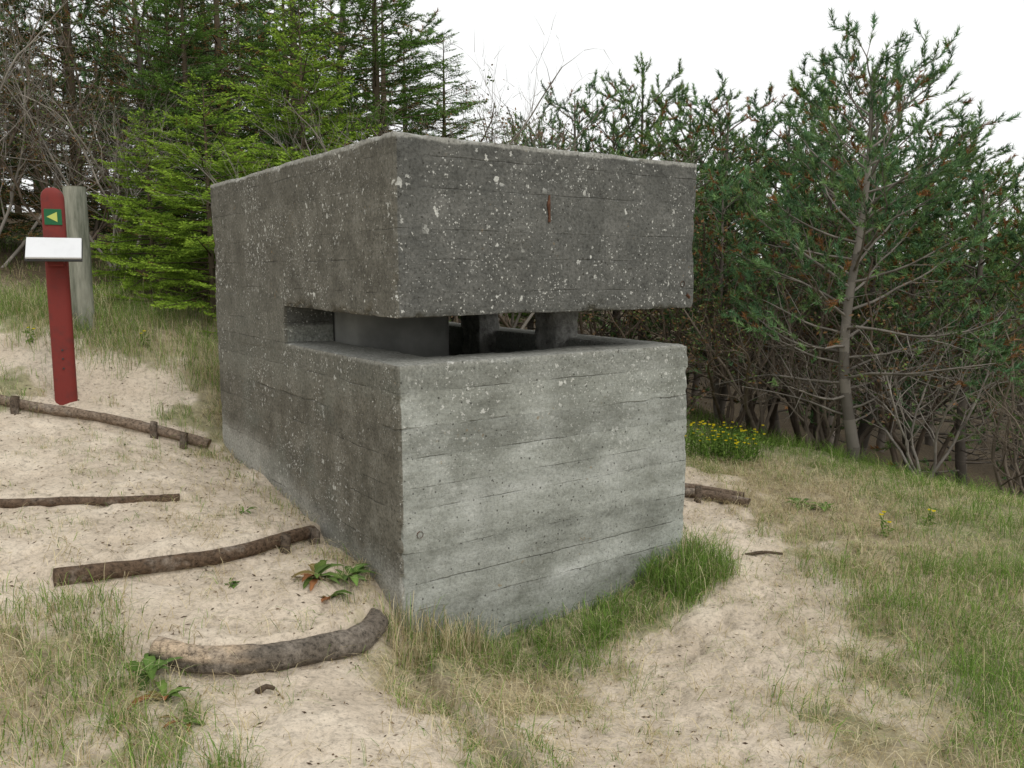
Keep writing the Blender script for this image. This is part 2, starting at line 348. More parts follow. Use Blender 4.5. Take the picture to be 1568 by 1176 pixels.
# ---------------------------------------------------------------- logs
m,nt,b=newmat('log_bark');tc=N(nt,'ShaderNodeTexCoord');oc=tc.outputs['Object']
a=N(nt,'ShaderNodeAttribute');a.attribute_name='Col'
nz=noise(nt,oc,42,6,.75);nl=noise(nt,oc,6,6,.6)
c=mixc(nt,mrange(nt,nl,.5,.62,0,.5),a.outputs['Color'],(.30,.26,.215))
c=mixc(nt,1.0,c,ramp(nt,nz,[(.33,.22),(.48,.95),(.68,1.6)]),'MULTIPLY');L(nt,c,b.inputs['Base Color']);bump(nt,nz,b,1.0,.02);M_log=m
def resample(pl,st):
    pl=np.array(pl,float);out=[]
    for i in range(len(pl)-1):
        p0=pl[max(i-1,0)];p1=pl[i];p2=pl[i+1];p3=pl[min(i+2,len(pl)-1)]
        n=max(2,int(np.linalg.norm(p2-p1)/st))
        for t in np.arange(n)/n:
            out.append(.5*((2*p1)+(-p0+p2)*t+(2*p0-5*p1+4*p2-p3)*t*t+(-p0+3*p1-3*p2+p3)*t**3))
    out.append(pl[-1]);return np.array(out)
def log(name,pts3,r0,r1,col,barecol=None,bare=0,parent=None,mat=None,k=22,seed=0,rough=1):
    P=resample(pts3,.015);n=len(P);T=np.gradient(P,axis=0);T=nrm(T)
    u=nrm(np.cross(T,[0,0,1.]) if abs(T[0,2])<.8 else np.cross(T,[0,1.,0]));v=np.cross(u,T)
    a=np.arange(k)*2*np.pi/k;R=np.linspace(r0,r1,n)
    A,I=np.meshgrid(a,np.arange(n));s=I*.015
    nz=vn3(np.cos(A)*1.5+9,np.sin(A)*1.5+9,s*5,seed)-.5;nz2=vn3(np.cos(A)*5+9,np.sin(A)*5+9,s*22,seed+2)-.5
    RR=R[:,None]*(1+rough*(.30*nz+.18*nz2))
    V=P[:,None,:]+u[:,None,:]*(np.cos(A)*RR)[...,None]+v[:,None,:]*(np.sin(A)*RR)[...,None]
    V=V.reshape(-1,3);i=np.arange(n*k).reshape(n,k);j=np.roll(i,-1,1)
    F=np.stack([i[:-1],i[1:],j[1:],j[:-1]],-1).reshape(-1,4)
    C=np.tile(col,(n*k,1)).astype(float)
    if bare:
        w=((1-ss(bare-.06,bare+.1,s+.12*nz))*ss(-.1,.5,np.sin(A))).reshape(-1,1);C=C*(1-w)+np.array(barecol)*w
    V=np.vstack([V,P[0]-T[0]*.004,P[-1]+T[-1]*.004]);C=np.vstack([C,[.3,.23,.15],[.3,.23,.15]])
    F=np.vstack([F]+[[(n*k,i[0,(q+1)%k],i[0,q],i[0,q])] for q in range(k)]+[[(n*k+1,i[-1,q],i[-1,(q+1)%k],i[-1,(q+1)%k])] for q in range(k)])
    T3=np.vstack([F[:, [0,1,2]],F[:(n-1)*k][:,[0,2,3]]])
    return mk(name,V,T3,mat or M_log,col=C,smooth=True,parent=parent)
def ground_log(name,pl,r0,r1,col,lift=.02,stakes=(),**kw):
    e=empty(name)
    xy=np.array(pl);z=H(xy[:,0],xy[:,1],False)
    log('log',np.column_stack([xy,z+lift]),r0,r1,col,parent=e,**kw)
    for i,(x,y,h) in enumerate(stakes):
        zz=float(H(np.array([x]),np.array([y]),False)[0])
        log('stake_%d'%(i+1),[(x,y,zz-.15),(x+.005,y,zz+h*.5),(x+.01,y+.01,zz+h)],.032,.028,(.13,.10,.075),parent=e,k=10,seed=i)
    return e
ground_log('log_step',LOG4,.052,.068,(.16,.135,.108),lift=-.012,barecol=(.52,.40,.28),bare=.36)
ground_log('log_step',LOG3,.042,.036,(.13,.088,.058),lift=-.014,seed=3,stakes=[(-1.29,4.52,.07),(-1.17,4.72,.06)])
ground_log('log_step',LOG2,.030,.026,(.13,.088,.06),lift=-.010,seed=5)
ground_log('log_step',LOG1,.042,.04,(.22,.165,.12),lift=.008,seed=7,stakes=[(-3.98,6.52,.14),(-2.83,6.40,.12),(-2.58,6.36,.11),(-4.6,6.62,.12)])
ground_log('log_pile',[(1.42,6.62),(1.62,6.6),(1.90,6.42)],.038,.034,(.17,.125,.09),lift=.03,seed=9,stakes=[(1.5,6.5,.12)])
ground_log('log_pile',[(1.38,6.76),(1.6,6.74),(1.9,6.58)],.034,.03,(.17,.125,.09),lift=.04,seed=11)
for q,(x,y,l,an) in enumerate([(1.70,5.36,.26,.1),(-1.0,3.15,.07,.5)]):
    z=float(H(np.array([x]),np.array([y]))[0])+.012
    dx,dy=math.cos(an)*l/2,math.sin(an)*l/2
    log('fallen_stick',[(x-dx,y-dy,z),(x,y+.015,z+.01),(x+dx,y+dy,z)],.014,.008,(.11,.08,.055),k=8,seed=q)
# ---------------------------------------------------------------- trees
def grow(S,T,p,d,Ln,r,lvl,mx,step,up,wig,cf,cmin,cang,start=.2,tap=.75):
    n=max(2,int(Ln/step[lvl]));sl=Ln/n;G=random.gauss
    for i in range(n):
        t=i/n
        dx=d[0]+G(0,wig);dy=d[1]+G(0,wig);dz=d[2]+G(0,wig)+up
        q=1/math.sqrt(dx*dx+dy*dy+dz*dz);d=(dx*q,dy*q,dz*q)
        e=(p[0]+d[0]*sl,p[1]+d[1]*sl,p[2]+d[2]*sl)
        S.append((*p,*e,r*(1-tap*t),r*(1-tap*(i+1)/n),lvl))
        if lvl<mx and t>=start:
            a,b_,c_=G(0,1),G(0,1),G(0,1);dt=a*d[0]+b_*d[1]+c_*d[2]
            a-=dt*d[0];b_-=dt*d[1];c_-=dt*d[2];q=1/max(1e-6,math.sqrt(a*a+b_*b_+c_*c_))
            ta=math.tan(cang*random.uniform(.7,1.2))
            cd=(d[0]+a*q*ta,d[1]+b_*q*ta,d[2]+c_*q*ta+.1);q=1/math.sqrt(sum(v*v for v in cd));cd=tuple(v*q for v in cd)
            grow(S,T,e,cd,(Ln*(1-t))*cf*random.uniform(.7,1.2)+cmin,max(r*(1-tap*t)*.55,.0022),lvl+1,mx,step,up,wig,cf,cmin*.8,cang,.15,tap)
        if lvl>=2 or i>=n*.5: T.append((*e,*d,lvl,(i+1)/n))
        p=e
def needles(G_,T,n,ln,w,shoot,rg,cols,brown=.04,ang=(.45,1.05)):
    T=np.array(T);N_=len(T)
    D0=T[:,3:6]+np.array([0,0,.35])*(T[:,7:8]>.9);D0=nrm(D0)
    P=np.repeat(T[:,:3],n,0);D=np.repeat(D0,n,0)
    s=rg.uniform(-.4,1,(N_*n,1))*shoot
    an=rg.uniform(*ang,(N_*n,1))
    ND=nrm(D*np.cos(an)+perp(D,rg)*np.sin(an)+np.array([0,0,.15]))
    tip=(T[:,7:8]>.9)*1.0
    base=np.array(cols)[rg.integers(0,len(cols),N_)]*rg.uniform(.65,1.25,(N_,1))*(1+.35*tip)
    bm=rg.random(N_)<brown;base[bm]=np.array([.26,.13,.055])*rg.uniform(.6,1.2,(bm.sum(),1))
    C=np.repeat(base,n,0)*rg.uniform(.8,1.25,(N_*n,1))
    V,F,CC=blades3(P+D*s,ND,ln*rg.uniform(.7,1.2,N_*n),np.full(N_*n,w),C,rg)
    G_.add(V,F,CC,1)
def wood(G_,S,col,rg):
    S=np.array(S);lv=S[:,8]
    for sel,k in ((lv<1,8),((lv>=1)&(lv<2),4),(lv>=2,3)):
        if sel.any():
            V,F=tubes(S[sel],k);c=np.array(col)*rg.uniform(.7,1.3,(sel.sum(),1));G_.add(V,F,np.repeat(c,2*k,0),0)
def pine(seed,Ht,R,npr,thr=.5,brown=.05,bend=.12,col=(.17,.15,.13),nn=34,cols=((.10,.18,.075),(.08,.155,.075),(.13,.21,.08)),w=.0085,base=.10,pw=.42):
    random.seed(seed);rg=np.random.default_rng(seed);S=[];T=[];G_=Geo()
    n=28;tr=[(0,0,-.3)]
    ph=random.uniform(0,6)
    for i in range(1,n+1):
        t=i/n;tr.append((bend*math.sin(t*5+ph)*(1-t)-bend*math.sin(ph)*(1-t),bend*.6*math.sin(t*7+ph*2)*(1-t),Ht*t))
    r0=.010*Ht+.014
    for i in range(n):S.append((*tr[i],*tr[i+1],r0*(1-i/n)**.8+.006,r0*(1-(i+1)/n)**.8+.006,0))
    for f in range(n-5,n+1): T.append((*tr[f],0,0,1,2,1))
    for i in range(npr):
        t=base+(.96-base)*(i/(npr-1))**.9;f=t*n;j=min(n-1,int(f));u=f-j
        p=tuple(tr[j][c]*(1-u)+tr[j+1][c]*u for c in range(3))
        az=i*2.39996+random.uniform(-.4,.4);el=-.1+.85*t+random.uniform(-.15,.2)
        ln=R*((1-t)**pw)*random.uniform(.65,1.1)*(.7+.3*min(1,t*3))+.08
        d=(math.cos(az)*math.cos(el),math.sin(az)*math.cos(el),math.sin(el))
        grow(S,T,p,d,ln,.006+.009*ln,1,3,{1:.13,2:.11,3:.11},.05,.09,.42,.11,.8,.25)
    TT=[]
    for q in T:
        h=q[2]/Ht;rad=math.hypot(q[0],q[1])/(R*max(.15,(1-h))**pw+.05)
        sc_=rad*.55+h*1.05+random.gauss(0,.10)
        if sc_>thr+.2 : TT.append(q)
    wood(G_,S,col,rg);needles(G_,TT,nn,.062,w,.085,rg,cols,brown)
    V,F,C,M=G_.get();return mk('pine',V,F,[M_wood,M_leaf],col=C,mi=M,link=False)
def bare(seed,Ht,stems=3,col=(.16,.135,.115),leaf=0,lcol=((.06,.10,.03),),spread=.35,mx=4,cf=.5,cm=.1,rk=1.0):
    random.seed(seed);rg=np.random.default_rng(seed);S=[];T=[];G_=Geo()
    for i in range(stems):
        az=i*6.283/stems+random.uniform(-.5,.5);s=random.uniform(.3,1)*spread
        d=(math.cos(az)*s,math.sin(az)*s,1)
        grow(S,T,(0,0,-.2),d,Ht*random.uniform(.8,1.05),.008*Ht*rk,0,mx,{0:.18,1:.15,2:.13,3:.12,4:.14},.03,.14,cf,cm,.7,.18,.8)
    wood(G_,S,col,rg)
    if leaf:
        T=np.array(T);T=T[rg.random(len(T))<leaf];n=4
        P=np.repeat(T[:,:3],n,0)+rg.normal(0,.03,(len(T)*n,3));D=nrm(rg.normal(size=P.shape)+[0,0,.2])
        C=np.array(lcol)[rg.integers(0,len(lcol),len(P))]*rg.uniform(.6,1.4,(len(P),1))
        V,F,C=leaves4(P,D,rg.uniform(.03,.055,len(P)),rg.uniform(.015,.03,len(P)),C,rg);G_.add(V,F,C,1)
    V,F,C,M=G_.get();return mk('shrub',V,F,[M_wood,M_leaf],col=C,mi=M,link=False)
def spruce(seed,Ht,R,nb,c_in,c_out,low=.05,brown=.0,dens=.0065,wn=.0085,pw=.75):
    random.seed(seed);rg=np.random.default_rng(seed);S=[];TW=[];G_=Geo()
    S.append((0,0,-.3,0,0,Ht*.5,.016*Ht,.010*Ht,0));S.append((0,0,Ht*.5,0,0,Ht,.010*Ht,.004,0))
    for i in range(nb):
        t=low+(1-low)*(i/nb)**.95;z=Ht*t;az=i*2.39996+random.uniform(-.3,.3)
        ln=R*(1-t)**pw*random.uniform(.65,1.12)+.10;el=-.05+.45*t+random.uniform(-.15,.15)
        p=np.array([0,0,z]);d=np.array([math.cos(az)*math.cos(el),math.sin(az)*math.cos(el),math.sin(el)])
        roll=random.uniform(-.4,.4)
        n=max(3,int(ln/.06));sl=ln/n
        for k in range(n):
            u=k/n;d=d+np.array([random.gauss(0,.03),random.gauss(0,.03),-.02+.05*u]);d/=np.linalg.norm(d)
            q=p+d*sl;r=.004+.009*ln*(1-u)
            S.append((*p,*q,r,.004+.009*ln*(1-(k+1)/n),2))
            if u>.15:
                sd=np.cross(d,[0,0,1]);sd/=np.linalg.norm(sd);sd=sd*math.cos(roll)+np.array([0,0,math.sin(roll)])
                for s_ in (-1,1):
                    w=d*.75+sd*s_*random.uniform(.7,1.1)+np.array([0,0,random.gauss(-.02,.12)]);w/=np.linalg.norm(w)
                    l=(ln*(1-u))*.42*random.uniform(.6,1.1)+.07
                    TW.append((*q,*w,l,u))
                    if l>.17:
                        for mm in (.35,.65):
                            for s2 in (-1,1):
                                w2=w*.8+np.cross(w,[0,0,1])*s2*.7;w2/=np.linalg.norm(w2);TW.append((*(q+w*l*mm),*w2,l*.45*(1.2-mm),u))
            p=q
        TW.append((*p,*d,.12,1.0))
    TW=np.array(TW)
    wood(G_,np.array(S),(.10,.08,.055),rg)
    cnt=np.maximum(6,(TW[:,6]/dens).astype(int));I=np.repeat(np.arange(len(TW)),cnt)
    f=rg.random(len(I));P=TW[I,:3]+TW[I,3:6]*(TW[I,6]*f)[:,None];D=TW[I,3:6]
    pp=perp(D,rg);pp[:,2]*=.6
    ND=nrm(D*.8+pp*.85)
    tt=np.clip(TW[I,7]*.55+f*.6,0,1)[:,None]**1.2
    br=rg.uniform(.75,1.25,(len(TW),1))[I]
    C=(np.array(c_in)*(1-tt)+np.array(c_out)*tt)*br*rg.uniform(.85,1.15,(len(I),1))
    if brown:
        bm=(rg.random(len(TW))<brown)[I];C[bm]=np.array([.22,.13,.05])
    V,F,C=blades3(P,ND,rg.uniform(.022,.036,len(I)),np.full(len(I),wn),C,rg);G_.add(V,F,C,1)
    V,F,C,M=G_.get();return mk('spruce',V,F,[M_wood,M_leaf],col=C,mi=M,link=False)
PA=pine(11,4.3,1.8,60,.62,.06,.14,(.20,.18,.155),nn=34)
PB=pine(12,4.5,1.55,46,.54,.08,nn=30,w=.011,col=(.15,.13,.11))
PC=pine(13,4.5,1.45,44,.42,.12,nn=28,w=.011,cols=((.09,.16,.06),(.125,.195,.06)),col=(.14,.12,.10))
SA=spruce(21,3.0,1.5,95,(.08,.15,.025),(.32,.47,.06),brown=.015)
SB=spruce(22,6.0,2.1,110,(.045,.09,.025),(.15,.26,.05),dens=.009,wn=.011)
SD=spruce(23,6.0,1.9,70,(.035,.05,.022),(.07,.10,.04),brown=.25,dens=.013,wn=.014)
BA=bare(31,3.4,5,(.25,.225,.195),mx=3,cf=.55,cm=.16,rk=.8,spread=.45)
BB=bare(32,3.0,5,(.17,.14,.11),mx=3,spread=.65)
BC=bare(33,3.2,5,(.14,.11,.085),leaf=.5,lcol=((.09,.13,.04),(.17,.10,.045),(.13,.085,.05),(.11,.15,.05)),spread=.55,mx=3)
HT={PA:4.3,PB:4.5,PC:4.5,SA:3.0,SB:6.0,SD:6.0,BA:3.4,BB:3.0,BC:3.2}
def place(me,name,x,y,top=None,h=None,rz=0,parent=None,wide=1,tilt=0):
    z=float(H(np.array([x]),np.array([y]),False)[0])
    s=((top-z) if top is not None else h)/HT[me]
    o=bpy.data.objects.new(name,me);sc.collection.objects.link(o);o.location=(x,y,z);o.scale=(s*wide,s*wide,s);o.rotation_euler=(tilt,0,rz)
    if parent:o.parent=parent
    return o
place(PA,'pine_tree',3.6,8.6,top=3.82,rz=.6,wide=1.1)
for i,(x,y,t,me) in enumerate([(.95,13,4.35,PB),(2.13,14,4.75,PC),(3.3,13,4.25,PB),(3.14,15,4.6,PC),(3.9,12,3.9,PB),(1.6,13.5,4.2,PC),
    (4.5,10.5,3.85,PB),(4.93,10,3.25,PC),(5.2,9.3,2.8,PB),(5.6,8.8,2.4,PC),(2.6,12.3,3.7,PC),(1.6,11.9,3.2,PC),(2.7,10.8,2.9,PB),(.3,13.6,4.0,PC),(4.4,11.6,4.1,PC)]):
    place(me,'pine_tree',x,y,top=t,rz=i*1.7,wide=random.uniform(1.05,1.3))
for i,(x,y,t,me,w) in enumerate([(-3.15,8.75,3.7,SA,1.0),(-4.0,9.3,3.5,SA,.9),(-3.0,11.4,6.0,SB,1),(-1.9,12,7.0,SB,1),(-2.5,10.2,4.9,SA,.9),
    (-4.9,12.3,6.2,SD,1),(-2.55,8.4,2.3,SA,1.15),(-1.8,10.6,3.9,SB,1.15),(-1.0,12.6,5.2,SB,1.0),(-.3,12.8,4.2,SB,1.1)]):
    place(me,'spruce_tree',x,y,top=t,rz=i*2.1+1,wide=w)
for i,(x,y,t,me) in enumerate([(-1.15,9.6,4.1,BA),(-.35,10.0,4.5,BA),(-.6,9.4,3.5,BC),(.4,10.4,3.6,BC),(-1.7,9.5,4.2,BA),(.9,10.8,3.4,BC),(-.1,10.8,4.3,BA),(-.5,11.2,4.2,BC)]):
    place(me,'dead_tree',x,y,top=t,rz=i*1.3)
for i,(x,y,t,me) in enumerate([(2.1,10.4,2.6,BC),(3.0,9.8,2.4,BB),(3.9,9.6,2.6,BB),(4.6,9.1,2.4,BC),(4.2,8.2,1.9,BA),(5.0,8.0,1.8,BB),(4.1,10.8,3.0,BC),(4.9,7.3,1.3,BB),
     (1.2,11.8,2.8,BC),(3.5,11.4,3.0,BC),(2.7,10.2,2.3,BC),(3.35,9.0,1.7,BB)]):
    place(me,'bare_shrub',x,y,top=t,rz=i*2.3,wide=1.2)
dm=empty('distant_trees')
for i in range(14):
    x=-3.9-i*.62+random.uniform(-.3,.3);y=11.2+random.uniform(-.6,2.0)+(.0 if i<6 else .5)
    place([SD,SB,PC,BB,SD][i%5],'tree_%d'%i,x,y,h=random.uniform(4.2,6.0) if i%5!=3 else 4.0,rz=i*1.9,parent=dm,wide=.9)
for i in range(6):
    place([BA,BC][i%2],'edge_shrub_%d'%i,-4.8-i*.7,10.2+random.uniform(-.4,.6),h=random.uniform(2.6,3.6),rz=i,parent=dm)
for i in range(66):
    y=15+i*.3;u=((i*.618034)%1)*1.85-.92;x=u*y
    if u<-.12: t=1.8+random.uniform(.25,.42)*y
    else: t=1.8+(random.uniform(.09,.165)-max(0,u-.42)*.4)*y
    place([SD,PC,SD,PB][i%4] if x<-1 else [PB,PC][i%2],'far_tree_%d'%i,x,y,top=t,rz=random.uniform(0,6),parent=dm,wide=1.3 if x<-1 else 1.2)
# ---------------------------------------------------------------- grass
def grass(name,P,Ln,W,lean,C,rg=RG,bias=(0,0)):
    n=len(P);az=rg.uniform(0,6.283,n);d=np.stack([np.cos(az)+bias[0],np.sin(az)+bias[1],np.zeros(n)],1);d=nrm(d)
    sd=np.stack([-d[:,1],d[:,0],np.zeros(n)],1)*(W[:,None]*.5)
    tw=rg.uniform(-1,1,(n,1));sd=sd*.8+d*tw*W[:,None]*.4
    ln=Ln[:,None];le=lean[:,None];up=np.array([[0,0,1.]])
    m1=P+up*ln*.5*(1-.25*le)+d*ln*le*.22;m2=P+up*ln*.85*(1-.5*le)+d*ln*le*.6
    tip=P+up*ln*(1-.72*le)+d*ln*le*1.0
    V=np.stack([P-sd,P+sd,m1-sd*.9,m1+sd*.9,m2-sd*.6,m2+sd*.6,tip],1).reshape(-1,3)
    f=np.array([[0,1,3],[0,3,2],[2,3,5],[2,5,4],[4,5,6]])
    F=(f[None]+np.arange(n)[:,None,None]*7).reshape(-1,3)
    return mk(name,V,F,M_grass,col=np.repeat(C,7,0))
GREEN=np.array([(.17,.28,.055),(.24,.36,.085),(.12,.215,.045)]);TAN=np.array([(.56,.48,.29),(.66,.58,.38),(.42,.34,.19)])
def inb(x,y,mrg=0.0):
    a,b_=loc(x,y);return (a>-mrg)&(a<2.05+mrg)&(b_>-mrg)&(b_<3.05+mrg)
def scatter(n,x0,x1,y0,y1,dens,blades,sp,rg=RG):
    x=rg.uniform(x0,x1,n);y=rg.uniform(y0,y1,n)
    k=(rg.random(n)<dens(x,y))&~inb(x,y);x,y=x[k],y[k]
    c=len(x);X=np.repeat(x,blades)+rg.normal(0,sp,c*blades);Y=np.repeat(y,blades)+rg.normal(0,sp,c*blades)
    k=~inb(X,Y);cid=np.repeat(np.arange(c),blades)[k];X,Y=X[k],Y[k]
    return X,Y,H(X,Y)-.008,cid,c
def gcol(gm,rg=RG):
    n=len(gm);g=rg.random(n)<gm
    C=np.where(g[:,None],GREEN[rg.integers(0,3,n)],TAN[rg.integers(0,3,n)])
    return C*rg.uniform(.7,1.25,(n,1))
def dn(x,y): return veg(x,y)*(1-.85*forest(x,y))
X,Y,Z,cid,c=scatter(17000,-6,6.5,2.0,11,lambda x,y:dn(x,y)*(.3+1.0*fbm(x*3,y*3,41))*np.where(np.abs(x)<.72*y+.4,1,0),11,.028)
s=RG.uniform(.4,1.3,c)[cid]
g=greenness(X,Y)
grass('meadow_grass',np.stack([X,Y,Z],1),(RG.uniform(.05,.18,len(X))*s*(.75+.75*g)),RG.uniform(.002,.0045,len(X)),RG.uniform(.3,1.1,len(X)),gcol(g))
X,Y,Z,cid,c=scatter(12500,-2.6,5,2.0,8.0,lambda x,y:np.clip(dn(x,y)+.14,0,1)*(.2+1.0*fbm(x*2.6,y*2.6,51)),9,.055)
g=greenness(X,Y)*.25
grass('dry_grass_thatch',np.stack([X,Y,Z+.006],1),RG.uniform(.05,.18,len(X)),RG.uniform(.0018,.0035,len(X)),RG.uniform(1.05,1.35,len(X)),gcol(g))
X,Y,Z,cid,c=scatter(1300,-3.5,2.4,2.1,6.5,lambda x,y:(1-veg(x,y))*ss(.46,.60,fbm(x*1.9,y*1.9,61)),16,.03)
grass('sparse_grass_tufts',np.stack([X,Y,Z],1),RG.uniform(.03,.10,len(X)),RG.uniform(.0015,.003,len(X)),RG.uniform(.4,1.3,len(X)),gcol(np.full(len(X),.4)))
def strip(n,a0,a1,b0,b1,blades,sp,lmin,lmax,gm,name,lean=(.2,.9)):
    a=RG.uniform(a0,a1,n);b_=b1-(b1-b0)*RG.random(n)**1.3
    x=-.56+a*ca-b_*sa;y=4+a*sa+b_*ca
    X=np.repeat(x,blades)+RG.normal(0,sp,n*blades);Y=np.repeat(y,blades)+RG.normal(0,sp,n*blades)
    k=~inb(X,Y);X,Y=X[k],Y[k]
    grass(name,np.stack([X,Y,H(X,Y)-.01],1),RG.uniform(lmin,lmax,len(X)),RG.uniform(.002,.0045,len(X)),RG.uniform(*lean,len(X)),gcol(np.full(len(X),gm)))
strip(120,.35,2.05,-.40,-.02,20,.035,.05,.16,.7,'wall_grass')
strip(50,1.65,2.2,-.34,-.02,34,.05,.14,.32,.85,'wall_grass_clump')
strip(40,-.15,.5,-.22,-.02,20,.03,.10,.30,.3,'wall_dry_grass',(.1,.6))
strip(60,-.22,-.03,.0,2.9,9,.04,.04,.12,.45,'wall_side_grass')
strip(18,.4,1.5,-.55,-.15,34,.035,.14,.26,.95,'wall_green_tuft')
def tuft(name,cs,blades,sp,lmin,lmax,gm,lean=(.2,.9)):
    X=np.concatenate([RG.normal(x,sp*s,blades) for x,y,s in cs]);Y=np.concatenate([RG.normal(y,sp*s,blades) for x,y,s in cs])
    grass(name,np.stack([X,Y,H(X,Y)-.01],1),RG.uniform(lmin,lmax,len(X)),RG.uniform(.002,.004,len(X)),RG.uniform(*lean,len(X)),gcol(np.full(len(X),gm)))
tuft('grass_tuft',[(-1.95,3.6,1),(-1.85,3.45,1),(-2.1,3.5,1),(-1.7,3.3,.8),(-1.55,3.05,.6),(-1.75,3.0,1),(-1.4,2.8,.6),(-1.2,2.6,.8),(-1.62,2.65,1),(-.95,2.55,.5)],200,.09,.06,.20,.6)
tuft('grass_tuft',[(-.30,3.35,.6),(-.12,3.0,.8),(.02,2.75,.7),(-.2,3.2,.7),(.1,2.85,.8)],130,.08,.04,.12,.6)
tuft('grass_tuft',[(random.uniform(2.0,3.8),random.uniform(2.9,5.0),1.3) for i in range(48)],130,.10,.10,.26,.88)
bx=[(random.uniform(-5.6,-2.5),random.uniform(7.3,8.9),1) for i in range(150)]
tuft('bank_grass',bx,60,.12,.12,.36,.62,(.2,1.0))
X,Y,Z,cid,c=scatter(2600,-7,7,8.5,13,lambda x,y:forest(x,y)*np.where(fbm(x,y,71)>.5,1,.15),12,.06)
grass('undergrowth',np.stack([X,Y,Z],1),RG.uniform(.08,.3,len(X)),RG.uniform(.004,.008,len(X)),RG.uniform(.3,1.0,len(X)),gcol(np.full(len(X),.75))*.6)
n=12000;x=RG.uniform(-4.2,3,n);y=RG.uniform(2.1,7.5,n);k=~inb(x,y)&(RG.random(n)<.25+.75*fbm(x*3,y*3,81));x,y=x[k],y[k];n=len(x)
P=np.stack([x,y,H(x,y)+.003],1);az=RG.uniform(0,6.28,n);D=np.stack([np.cos(az),np.sin(az),RG.normal(.1,.15,n)],1)
C=np.array([(.07,.05,.035),(.12,.085,.055),(.2,.15,.1),(.45,.38,.25)])[RG.integers(0,4,n)]
V,F,C=leaves4(P,nrm(D),RG.uniform(.008,.035,n),RG.uniform(.003,.010,n),C);mk('ground_debris',V,F,M_wood,col=C)
# ---------------------------------------------------------------- weeds
def weed(name,x,y,n,ln,w,cols,droop=.6,upr=.7,seed=0):
    rg=np.random.default_rng(seed);z=float(H(np.array([x]),np.array([y]))[0]);G_=Geo()
    for i in range(n):
        az=i*2.4+rg.uniform(-.3,.3);l=ln*rg.uniform(.6,1.1);el=upr*rg.uniform(.5,1.3);p=np.array([x,y,z])+rg.normal(0,.012,3)*[1,1,0];V=[]
        m_=8
        for k in range(m_+1):
            t=k/m_;d=np.array([math.cos(az)*math.cos(el),math.sin(az)*math.cos(el),math.sin(el)])
            ww=w*l/ln*(math.sin(math.pi*min(1,t*.93+.05))**.8)*(1+.18*math.sin(k*2.6+i));s=np.array([-math.sin(az),math.cos(az),0])*ww
            fold=np.array([0,0,ww*.35]);V+= [p-s+fold,p,p+s+fold];p=p+d*l/m_;el-=droop*l/ln*.28
        F=[]
        for k in range(m_):
            a=3*k;F+=[(a,a+1,a+4),(a,a+4,a+3),(a+1,a+2,a+5),(a+1,a+5,a+4)]
        c=np.array(cols[i%len(cols)])*rg.uniform(.7,1.25);C=np.tile(c,(len(V),1));C[1::3]*=1.35
        G_.add(np.array(V),np.array(F),C,0)
    V,F,C,M=G_.get();mk(name,V,F,M_petal,col=C)
LG=((.10,.17,.045),(.12,.20,.05),(.09,.14,.045));LR=((.11,.17,.045),(.12,.18,.045),(.24,.11,.05),(.10,.15,.045),(.18,.14,.055))
weed('dock_weed',-.98,4.02,16,.17,.022,LR,seed=1);weed('dock_weed',-.84,4.12,14,.17,.022,LG,seed=2);weed('dock_weed',-.90,3.92,10,.12,.016,LR,seed=7)
weed('dock_weed',-1.50,3.22,11,.18,.023,LG,seed=3,upr=.9);weed('dock_weed',-1.36,3.02,10,.13,.018,LR,seed=4);weed('dock_weed',-1.22,2.9,8,.10,.012,LR,seed=8)
weed('dandelion_plant',-1.6,4.78,6,.08,.010,LG,seed=5,upr=.9);weed('dandelion_plant',-1.42,4.0,12,.10,.009,LG,seed=6,upr=.4)
weed('dock_weed',2.45,6.3,12,.15,.022,LG,seed=10);weed('dock_weed',2.3,6.45,12,.13,.02,LG,seed=12)
def flowers(name,x,y,rad,n,h,seed):
    rg=np.random.default_rng(seed);G_=Geo();a=rg.uniform(0,6.28,n);r=rad*np.sqrt(rg.random(n));X=x+np.cos(a)*r;Y=y+np.sin(a)*r*.6
    Z=H(X,Y);hh=h*rg.uniform(.5,1.1,n)
    S=np.column_stack([X,Y,Z,X+rg.normal(0,.03,n),Y+rg.normal(0,.03,n),Z+hh,np.full(n,.003),np.full(n,.002)])
    V,F=tubes(S,3);G_.add(V,F,(.10,.18,.04),0)
    m_=16;P=np.repeat(S[:,:3],m_,0)+(np.repeat(S[:,3:6]-S[:,:3],m_,0))*rg.random((n*m_,1))
    C=np.array(GREEN)[rg.integers(0,3,len(P))]*rg.uniform(.7,1.2,(len(P),1))
    V,F,C=leaves4(P,nrm(rg.normal(size=P.shape)+[0,0,.4]),rg.uniform(.03,.06,len(P)),rg.uniform(.008,.014,len(P)),C,rg);G_.add(V,F,C,0)
    k=rg.random(n)<.55;P=np.repeat(S[k,3:6]+[0,0,.015],8,0);az=np.tile(np.arange(8)*.785,k.sum());D=np.stack([np.cos(az),np.sin(az),np.full(len(az),.5)],1)
    V,F,C=leaves4(P,nrm(D),np.full(len(P),.018),np.full(len(P),.013),np.tile([.80,.66,.03],(len(P),1)),rg);G_.add(V,F,C,0)
    V,F,C,M=G_.get();mk(name,V,F,M_petal,col=C)
flowers('yellow_flower_bush',2.12,8.0,.42,140,.32,1)
for i,(x,y) in enumerate([(-3.4,7.6),(-4.3,7.35),(2.6,5.6),(3.0,5.8)]): flowers('yellow_flower',x,y,.03,3,.15,40+i)
